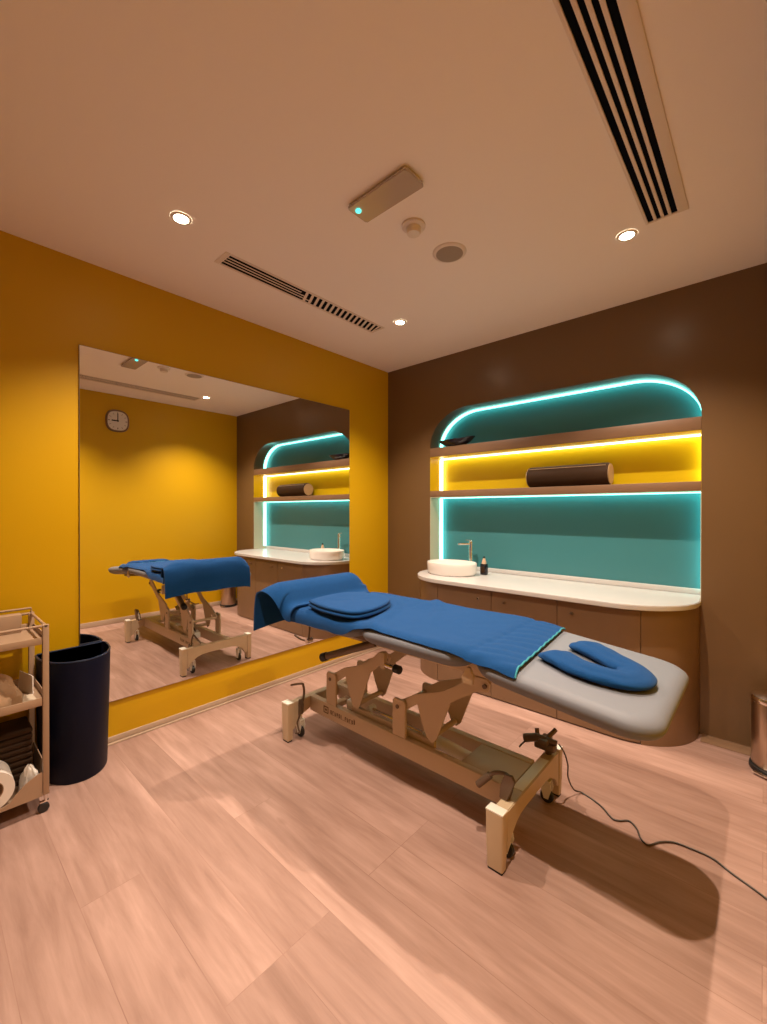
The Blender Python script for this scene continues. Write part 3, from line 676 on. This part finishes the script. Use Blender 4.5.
# ---- towels on the couch
OFF = 0.004
def over(x, c, off=OFF):
    """point on the couch surface at x; c is the arc distance across from the centre line"""
    hw = (YF - YN) / 2; flat = hw - 0.045; s = 1 if c > 0 else -1; a = abs(c)
    zt = ztop(x)
    if a <= flat: return Vector((x, YC + c, zt + off))
    th = (a - flat) / 0.045
    if th < PI / 2: return Vector((x, YC + s * (flat + (0.045 + off) * math.sin(th)), zt - T / 2 + (T / 2 + off) * math.cos(th)))
    return Vector((x, YC + s * (hw + off), zt - T / 2 - (a - flat - 0.045 * PI / 2)))
def cover_towel():
    nx, ny = 120, 64; rows = []
    for i in range(nx + 1):
        u = i / nx; row = []
        for j in range(ny + 1):
            v = j / ny
            xs = 0.84; xe = 2.128 - 0.062 * v
            x = xs + (xe - xs) * u
            near = -0.338 - 0.004 * math.sin(x * 11) - 0.050 / (1 + math.exp((x - 1.30) * 40)) - 0.010 / (1 + math.exp(-(x - 1.90) * 50))
            farc = 0.332 + 0.008 * math.sin(x * 7 + 1)
            c = near + (farc - near) * v
            p = over(x, c)
            # soft folds
            d = 0.0
            g = math.exp(-((x - 1.30) / 0.20) ** 2)
            d += 0.013 * g * max(0, math.sin((x * 0.75 + (p.y - YN) * 0.62) * 24 + 2.2 * noise.noise(Vector((x * 2, p.y * 2, 9))))) ** 3
            e = 1 / (1 + math.exp(-(x - 1.93) * 60))
            d += e * (0.004 + 0.0022 * math.sin((p.y * 0.95 - x * 0.4) * 95 + 3 * noise.noise(Vector((x * 5, p.y * 5, 0)))))
            d += 0.009 * (0.5 + noise.noise(Vector((x * 3.2, p.y * 3.8, 1.7)))) + 0.0015 * noise.noise(Vector((x * 16, p.y * 16, 4)))
            if 1.90 < x < 1.97: d -= 0.003 * math.cos((x - 1.935) / 0.035 * PI / 2)
            d = max(d, 0.0)
            p.z += d
            row.append(p)
        rows.append(row)
    return rows
rows = cover_towel()
t = thing('cover_towel', (1.5, YC, 0.79), 'large blue towel spread along the couch, turquoise hem at its end', 'towel', None)
o = sheet(rows).build('towel_sheet', 'towel_blue', t, sharp=3.2); solidify(o, 0.006, 1.0)
hem = [p + Vector((0.003, 0, 0.004)) for p in rows[-1]]
MB().tube(hem, 0.0035, 8).build('hem', 'hem_turquoise', t)

def head_drape():
    prof = smooth_path([(0.878, 0.8095), (0.852, 0.812), (0.832, 0.828), (0.815, 0.858), (0.795, 0.890), (0.765, 0.914), (0.728, 0.922), (0.690, 0.912), (0.660, 0.880), (0.645, 0.820), (0.639, 0.755), (0.636, 0.710), (0.634, 0.675)], 5)
    ny = 44; rows = []
    for i, (x, z) in enumerate(prof):
        row = []; s = i / (len(prof) - 1)
        for j in range(ny + 1):
            v = j / ny; y = -1.865 + (1.865 - 1.150) * v
            tn = max(0.0, (-1.742 - y) / 0.123)
            zz, xx = z, x
            if s < 0.30: zz -= 0.075 * tn ** 1.6; y += 0.075 * tn * tn * (1 - s)
            else:
                k = max(0.0, 1 - abs(s - 0.30) / 0.35)
                zz -= (0.018 + 0.06 * k) * tn ** 1.6; y += 0.04 * k * tn * tn
                xx += 0.02 * k * tn
            tf = max(0.0, (y + 1.225) / 0.075)
            zz -= (0.050 if z > 0.86 else 0.018) * tf * tf
            n_ = noise.noise(Vector((s * 3.5, y * 5, 2.2)))
            row.append(Vector((xx + (0.008 * n_ if s > 0.6 else 0), y, zz + (0.004 * abs(n_) if s < 0.6 else 0.004 * math.sin(y * 22)))))
        rows.append(row)
    return rows
o = sheet(head_drape()).build('head_towel', 'towel_blue', None, sharp=3.2); solidify(o, 0.008, 0.0)
tag(recentre(o, (0.75, YC, 0.80)), 'blue towel draped over the head bolster and hanging off the couch end', 'towel')
o = MB().tube([(0.732, -1.735, 0.848), (0.732, -1.725, 0.848), (0.732, -1.19, 0.848), (0.732, -1.18, 0.848)], [0.045, 0.058, 0.058, 0.045], 32).build('head_bolster', 'bolster_dark')
tag(recentre(o, (0.732, YC, 0.79)), 'black cylindrical bolster under the draped blue towel at the couch head', 'bolster')

# folded towel lying in front of the bolster
def folded_towel():
    base = smooth_path([(0.935, -1.715), (0.905, -1.60), (0.905, -1.45), (0.955, -1.365), (1.07, -1.330), (1.20, -1.350), (1.285, -1.45), (1.330, -1.60), (1.325, -1.715), (1.25, -1.755), (1.08, -1.752), (0.935, -1.715)], 6)[:-1]
    cx = sum(p[0] for p in base) / len(base); cy_ = sum(p[1] for p in base) / len(base)
    mb = MB(); z0 = 0.812
    def layer(z0, t, sc, ph):
        rings = []
        for th, in_ in ((-1.0, 0.012), (-0.7, 0.004), (0, 0), (0.7, 0.004), (1.0, 0.014)):
            rings.append([Vector((cx + (x - cx) * (sc - in_ * 5), cy_ + (y - cy_) * (sc - in_ * 5), z0 + t / 2 + th * t / 2)) for x, y in base])
        for in_ in (0.4, 0.75, 0.97):
            rings.append([Vector((cx + (x - cx) * (sc - 0.07) * (1 - in_), cy_ + (y - cy_) * (sc - 0.07) * (1 - in_), z0 + t + 0.004 * noise.noise(Vector((x * 6, y * 6, ph))))) for x, y in base])
        mb.loft(rings)
    layer(z0, 0.019, 1.0, 1); layer(z0 + 0.0195, 0.020, 0.985, 5)
    return mb
o = folded_towel().build('folded_towel', 'towel_blue', sharp=1.3)
tag(recentre(o, (1.09, -1.55, 0.80)), 'blue towel folded into a flat pad in front of the head bolster', 'towel')

# rolled towel bent into a U on the foot cushion
def u_towel():
    path = _sp([(2.155, -1.480, 0), (2.22, -1.517, 0), (2.30, -1.543, 0), (2.37, -1.537, 0), (2.422, -1.510, 0), (2.440, -1.460, 0), (2.420, -1.405, 0), (2.36, -1.365, 0), (2.28, -1.315, 0), (2.19, -1.270, 0)], 7)
    n = len(path); rings = []
    for i, p in enumerate(path):
        t_ = (path[min(i + 1, n - 1)] - path[max(i - 1, 0)]).normalized(); bn = Vector((-t_.y, t_.x, 0))
        u = i / (n - 1); wd = 0.073 - 0.012 * abs(math.sin(u * PI)) ; ht = 0.024
        f = min(1, 0.72 + min(u, 1 - u) * 12); wd *= f; ht *= min(1, 0.62 + min(u, 1 - u) * 6)
        ring = []
        for k in range(26):
            a = 2 * PI * k / 26; ca, sa = math.cos(a), math.sin(a)
            rr = 1 + 0.10 * noise.noise(Vector((p.x * 20, p.y * 20, k * 0.6)))
            groove = -0.14 * math.exp(-((a - 1.15) / 0.16) ** 2) - 0.10 * math.exp(-((a - 2.1) / 0.15) ** 2)
            off = bn * ca * wd * (rr + groove); z = sa * ht * (rr + groove * 1.3)
            x, y = p.x + off.x, p.y + off.y
            zb = ztop(x) + 0.0015
            ring.append(Vector((x, y, zb + ht * 0.93 + max(z, -ht * 0.93))))
        rings.append(ring)
    return MB().loft(rings)
o = u_towel().build('rolled_towel', 'towel_blue', sharp=1.4); subsurf(o, 1)
tag(recentre(o, (2.3, -1.42, 0.74)), 'blue rolled towel bent into a U on the bare grey foot end', 'towel')

# ------------------------------------------------------------------ power cord on the floor
pts = _sp([(2.074, -1.165, 0.262), (2.092, -1.15, 0.225), (2.105, -1.14, 0.17), (2.10, -1.12, 0.10), (2.112, -1.08, 0.03), (2.14, -1.04, 0.0045), (2.224, -1.073, 0.0045), (2.286, -1.126, 0.0045), (2.315, -1.120, 0.0045), (2.345, -1.095, 0.0045), (2.38, -1.125, 0.0045), (2.402, -1.173, 0.0045), (2.432, -1.193, 0.0045), (2.464, -1.143, 0.0045), (2.505, -1.108, 0.0045), (2.558, -1.100, 0.0045), (2.627, -1.102, 0.0045), (2.682, -1.137, 0.0045), (2.782, -1.192, 0.0045), (2.85, -1.26, 0.0045), (2.88, -1.40, 0.0045)], 6)
o = MB().tube(pts, 0.0034, 8).build('power_cord', 'cord'); tag(o, 'thin dark power cord trailing from the couch across the floor', 'cord')

# ------------------------------------------------------------------ navy waste bin by the mirror
def half_oval(s, z, n=36, rx=0.262, ry=0.155, cy_=-2.583, x0=0.024):
    pts = []
    for k in range(n + 1):
        a = -PI / 2 + PI * k / n
        pts.append(Vector((x0 + 0.02 + rx * s * abs(math.cos(a)) ** 0.8, cy_ + ry * s * math.sin(a), z)))
    pts.append(Vector((x0, cy_ + ry * s * 0.93, z))); pts.append(Vector((x0, cy_ - ry * s * 0.93, z)))
    return pts
t = thing('waste_bin', (0.12, -2.585, 0), 'tall navy half-round waste bin against the yellow wall by the mirror', 'bin')
MB().loft([half_oval(0.90, 0.0), half_oval(0.915, 0.006), half_oval(0.97, 0.35), half_oval(1.0, 0.590), half_oval(0.995, 0.598), half_oval(0.965, 0.598), half_oval(0.955, 0.585), half_oval(0.90, 0.20), half_oval(0.86, 0.03)]).build('body', 'navy_plastic', t, sharp=1.0)
ring = [v for v in half_oval(0.985, 0.600)]
MB().tube(ring + [ring[0]], 0.0045, 8).build('rim', 'navy_rim', t)

# ------------------------------------------------------------------ steel pedal bin at right
t = thing('pedal_bin', (2.835, -0.20, 0), 'small brushed steel pedal bin by the brown wall at the right', 'bin')
pbx, pby = 2.820, -0.200
MB().lathe([(0.095, 0.028), (0.098, 0.034), (0.100, 0.35), (0.098, 0.356)], (pbx, pby, 0), 44, 1.0, 1.0).build('body', 'steel', t)
MB().lathe([(0.104, 0.0), (0.107, 0.006), (0.105, 0.024), (0.098, 0.0278)], (pbx, pby, 0), 44).build('base', 'black_rubber', t)
MB().lathe([(0.101, 0.3562), (0.104, 0.360), (0.104, 0.374), (0.099, 0.384), (0.070, 0.392), (0.002, 0.395)], (pbx, pby, 0), 44).build('lid', 'chrome', t)
rt_ = Matrix.Translation((pbx, pby, 0)) @ Matrix.Rotation(-0.5, 4, 'Z')
MB().box(-0.030, 0.030, -0.135, -0.1075, 0.010, 0.018, 0.003, mtx=rt_).build('pedal', 'chrome', t)

# ------------------------------------------------------------------ trolley at the left
cx0, cx1, cy0, cy1 = 0.055, 0.415, -3.28, -2.744
tr = thing('utility_trolley', (0.235, -3.03, 0), 'beige metal three-tier trolley on castors at the left edge', 'trolley')
ps = 0.011
for x_, y_ in ((cx0, cy0), (cx1, cy0), (cx0, cy1), (cx1, cy1)):
    s_ = 1 if x_ == cx0 else -1; q = 1 if y_ == cy0 else -1
    MB().box(min(x_, x_ + s_ * 0.022), max(x_, x_ + s_ * 0.022), min(y_, y_ + q * 0.022), max(y_, y_ + q * 0.022), 0.078, 0.828, 0.002).build('post', 'cart_metal', tr)
    wx, wy = x_ + s_ * 0.011, y_ + q * 0.011
    o = MB().cyl((wx, wy, 0.045), (wx, wy, 0.0775), 0.007, 12).box(wx - 0.008, wx + 0.008, wy - 0.022, wy + 0.010, 0.044, 0.050, 0.001).build('castor', 'chrome', tr)
    MB().cyl((wx - 0.008, wy - 0.008, 0.021), (wx + 0.008, wy - 0.008, 0.021), 0.021, 22, 0.003).build('wheel', 'black_rubber', o)
def tray(z0, z1, name, scoop=False):
    mb = MB(); a, b_, c_, d_ = cx0 + 0.023, cx1 - 0.023, cy0 + 0.003, cy1 - 0.003
    mb.box(a, b_, c_, d_, z0, z0 + 0.006)
    mb.box(cx0 + 0.004, cx0 + 0.0228, cy0 + 0.0235, cy1 - 0.0235, z0, z1, 0.001); 
    if scoop:
        mb.prism([(cy0 + 0.0235, z0), (cy1 - 0.0235, z0), (cy1 - 0.0235, z1 - 0.004)] + smooth_path([(cy1 - 0.04, z1 - 0.008), (cy1 - 0.08, z1 - 0.030), (cy1 - 0.115, z1 - 0.062), (cy1 - 0.15, z1 - 0.092), (cy1 - 0.30, z1 - 0.094), (cy1 - 0.42, z1 - 0.05), (cy0 + 0.0235, z1)], 4), cx1 - 0.008, cx1 - 0.004, axis='x')
    else: mb.box(cx1 - 0.008, cx1 - 0.004, cy0 + 0.0235, cy1 - 0.0235, z0, z1, 0.001)
    mb.box(a, b_, cy0 + 0.002, cy0 + 0.006, z0, z1, 0.001); mb.box(a, b_, cy1 - 0.006, cy1 - 0.002, z0, z1, 0.001)
    mb.box(cx1 - 0.0229, cx1 - 0.0081, cy0 + 0.0235, cy1 - 0.0235, z0, z0 + 0.006)
    return mb.build(name, 'cart_metal', tr)
tray(0.745, 0.775, 'top_tray'); tray(0.475, 0.510, 'middle_tray'); tray(0.075, 0.185, 'bottom_basket', True)
mb = MB(); rz = 0.824
mb.tube([(cx1 - 0.011, cy0, rz), (cx1 - 0.011, cy1, rz)], 0.006, 8).tube([(cx0 + 0.011, cy0, rz), (cx0 + 0.011, cy1, rz)], 0.006, 8)
mb.tube([(cx0, cy1 - 0.011, rz), (cx1, cy1 - 0.011, rz)], 0.006, 8).tube([(cx0, cy0 + 0.011, rz), (cx1, cy0 + 0.011, rz)], 0.006, 8)
mb.build('guard_rail', 'cart_metal', tr)
MB().tube([(cx0 + 0.011, cy1 - 0.011, 0.829), (cx0 + 0.011, cy1 - 0.011, 0.850), (cx0 + 0.011, cy0 + 0.011, 0.850), (cx0 + 0.011, cy0 + 0.011, 0.829)], 0.0055, 8).build('push_handle', 'cart_metal', tr)

def crumple(cx_, cy_, z0, rx, ry, h, seed, amp=0.18, n=26, m=12):
    rings = []
    for i in range(m + 1):
        u = i / m; th = PI / 2 * (u ** 0.8)
        ring = []
        for k in range(n):
            a = 2 * PI * k / n
            e = 0.75
            ca = math.copysign(abs(math.cos(a)) ** e, math.cos(a)); sa = math.copysign(abs(math.sin(a)) ** e, math.sin(a))
            d = 1 + amp * noise.noise(Vector((ca * 2.3 + seed, sa * 2.3, u * 3.0))) * 1.6
            rr = math.cos(th) * 0.92 + 0.08
            ring.append(Vector((cx_ + rx * ca * rr * d, cy_ + ry * sa * rr * d, z0 + h * math.sin(th) * (1 + (amp * noise.noise(Vector((ca * 3, sa * 3, seed))) if i else 0)))))
        rings.append(ring)
    return MB().loft(rings)
o = crumple(0.300, -2.905, 0.4815, 0.085, 0.078, 0.125, 3.1, 0.22).build('paper_bag', 'paper_bag', sharp=0.5); tag(recentre(o, (0.300, -2.905, 0.4815)), 'crumpled brown paper bag on the middle tier of the trolley', 'bag')
mb = MB(); mb.prism([(-0.055, 0), (0.055, 0.0), (0.050, 0.085), (-0.045, 0.095)], -0.0015, 0.0015, axis='y')
mb.prism([(-0.055, 0.012), (0.045, 0.018), (0.050, 0.078), (-0.040, 0.088)], 0.004, 0.007, axis='y'); mb.box(-0.05, 0.05, -0.0014, 0.0068, 0.0, 0.010)
o = mb.build('paper_packet', 'white_paper'); o.location = (0.215, -2.800, 0.508); o.rotation_euler = (0.0, 0, 0.2); o.location = (0.20, -2.795, 0.4815)
o.rotation_euler = (0.0, 0.0, 0.35); tag(o, 'white paper packet standing behind the paper bag on the trolley', 'paper')
o = MB().box(-0.055, 0.055, -0.032, 0.032, 0, 0.012, 0.002).build('card_box', 'card'); o.location = (0.330, -2.8115, 0.4815); o.rotation_euler = (0, 0, 0.05)
tag(o, 'flat pale cardboard packet on the middle tier, by the trolley post', 'box')
# paper roll in the basket
ry_, rz_ = -2.940, 0.1645
t = thing('paper_roll', (0.33, ry_, 0.0815), 'large white paper roll lying in the bottom basket of the trolley', 'paper roll')
def annulus(x0, x1, ro, ri, name, m, p):
    mb = MB(); rr = []
    for x_, r_ in ((x0, ri), (x0, ro), (x1, ro), (x1, ri), (x0, ri)):
        rr.append([Vector((x_, ry_ + r_ * math.cos(2 * PI * k / 40), rz_ + r_ * math.sin(2 * PI * k / 40))) for k in range(40)])
    return mb.loft(rr, False, False).build(name, m, p)
annulus(0.265, 0.400, 0.082, 0.046, 'paper', 'white_paper', t); annulus(0.266, 0.399, 0.0455, 0.043, 'core', 'paper_bag', t)
o = crumple(0.330, -2.802, 0.0815, 0.050, 0.036, 0.105, 8.3, 0.25).build('crumpled_tissue', 'white_paper', sharp=0.6); tag(recentre(o, (0.335, -2.802, 0.0815)), 'crumpled white tissue beside the paper roll in the trolley basket', 'tissue')
# dark folded cloth at the back of the basket
mb = MB()
for k in range(9): mb.box(0.088, 0.256, -3.06, -2.777, 0.0815 + k * 0.028, 0.0815 + k * 0.028 + 0.027, 0.010, 3)
o = mb.build('folded_cloth', 'leather_brown'); tag(recentre(o, (0.17, -2.92, 0.0815)), 'tall stack of dark brown folded cloth at the back of the trolley basket', 'cloth')
# grey box on the top tier at the back
o = MB().box(0.085, 0.135, -3.10, -2.80, 0.7515, 0.838, 0.004).build('storage_box', 'cart_metal'); tag(recentre(o, (0.11, -2.95, 0.7515)), 'long beige storage box at the back of the trolley top', 'box')
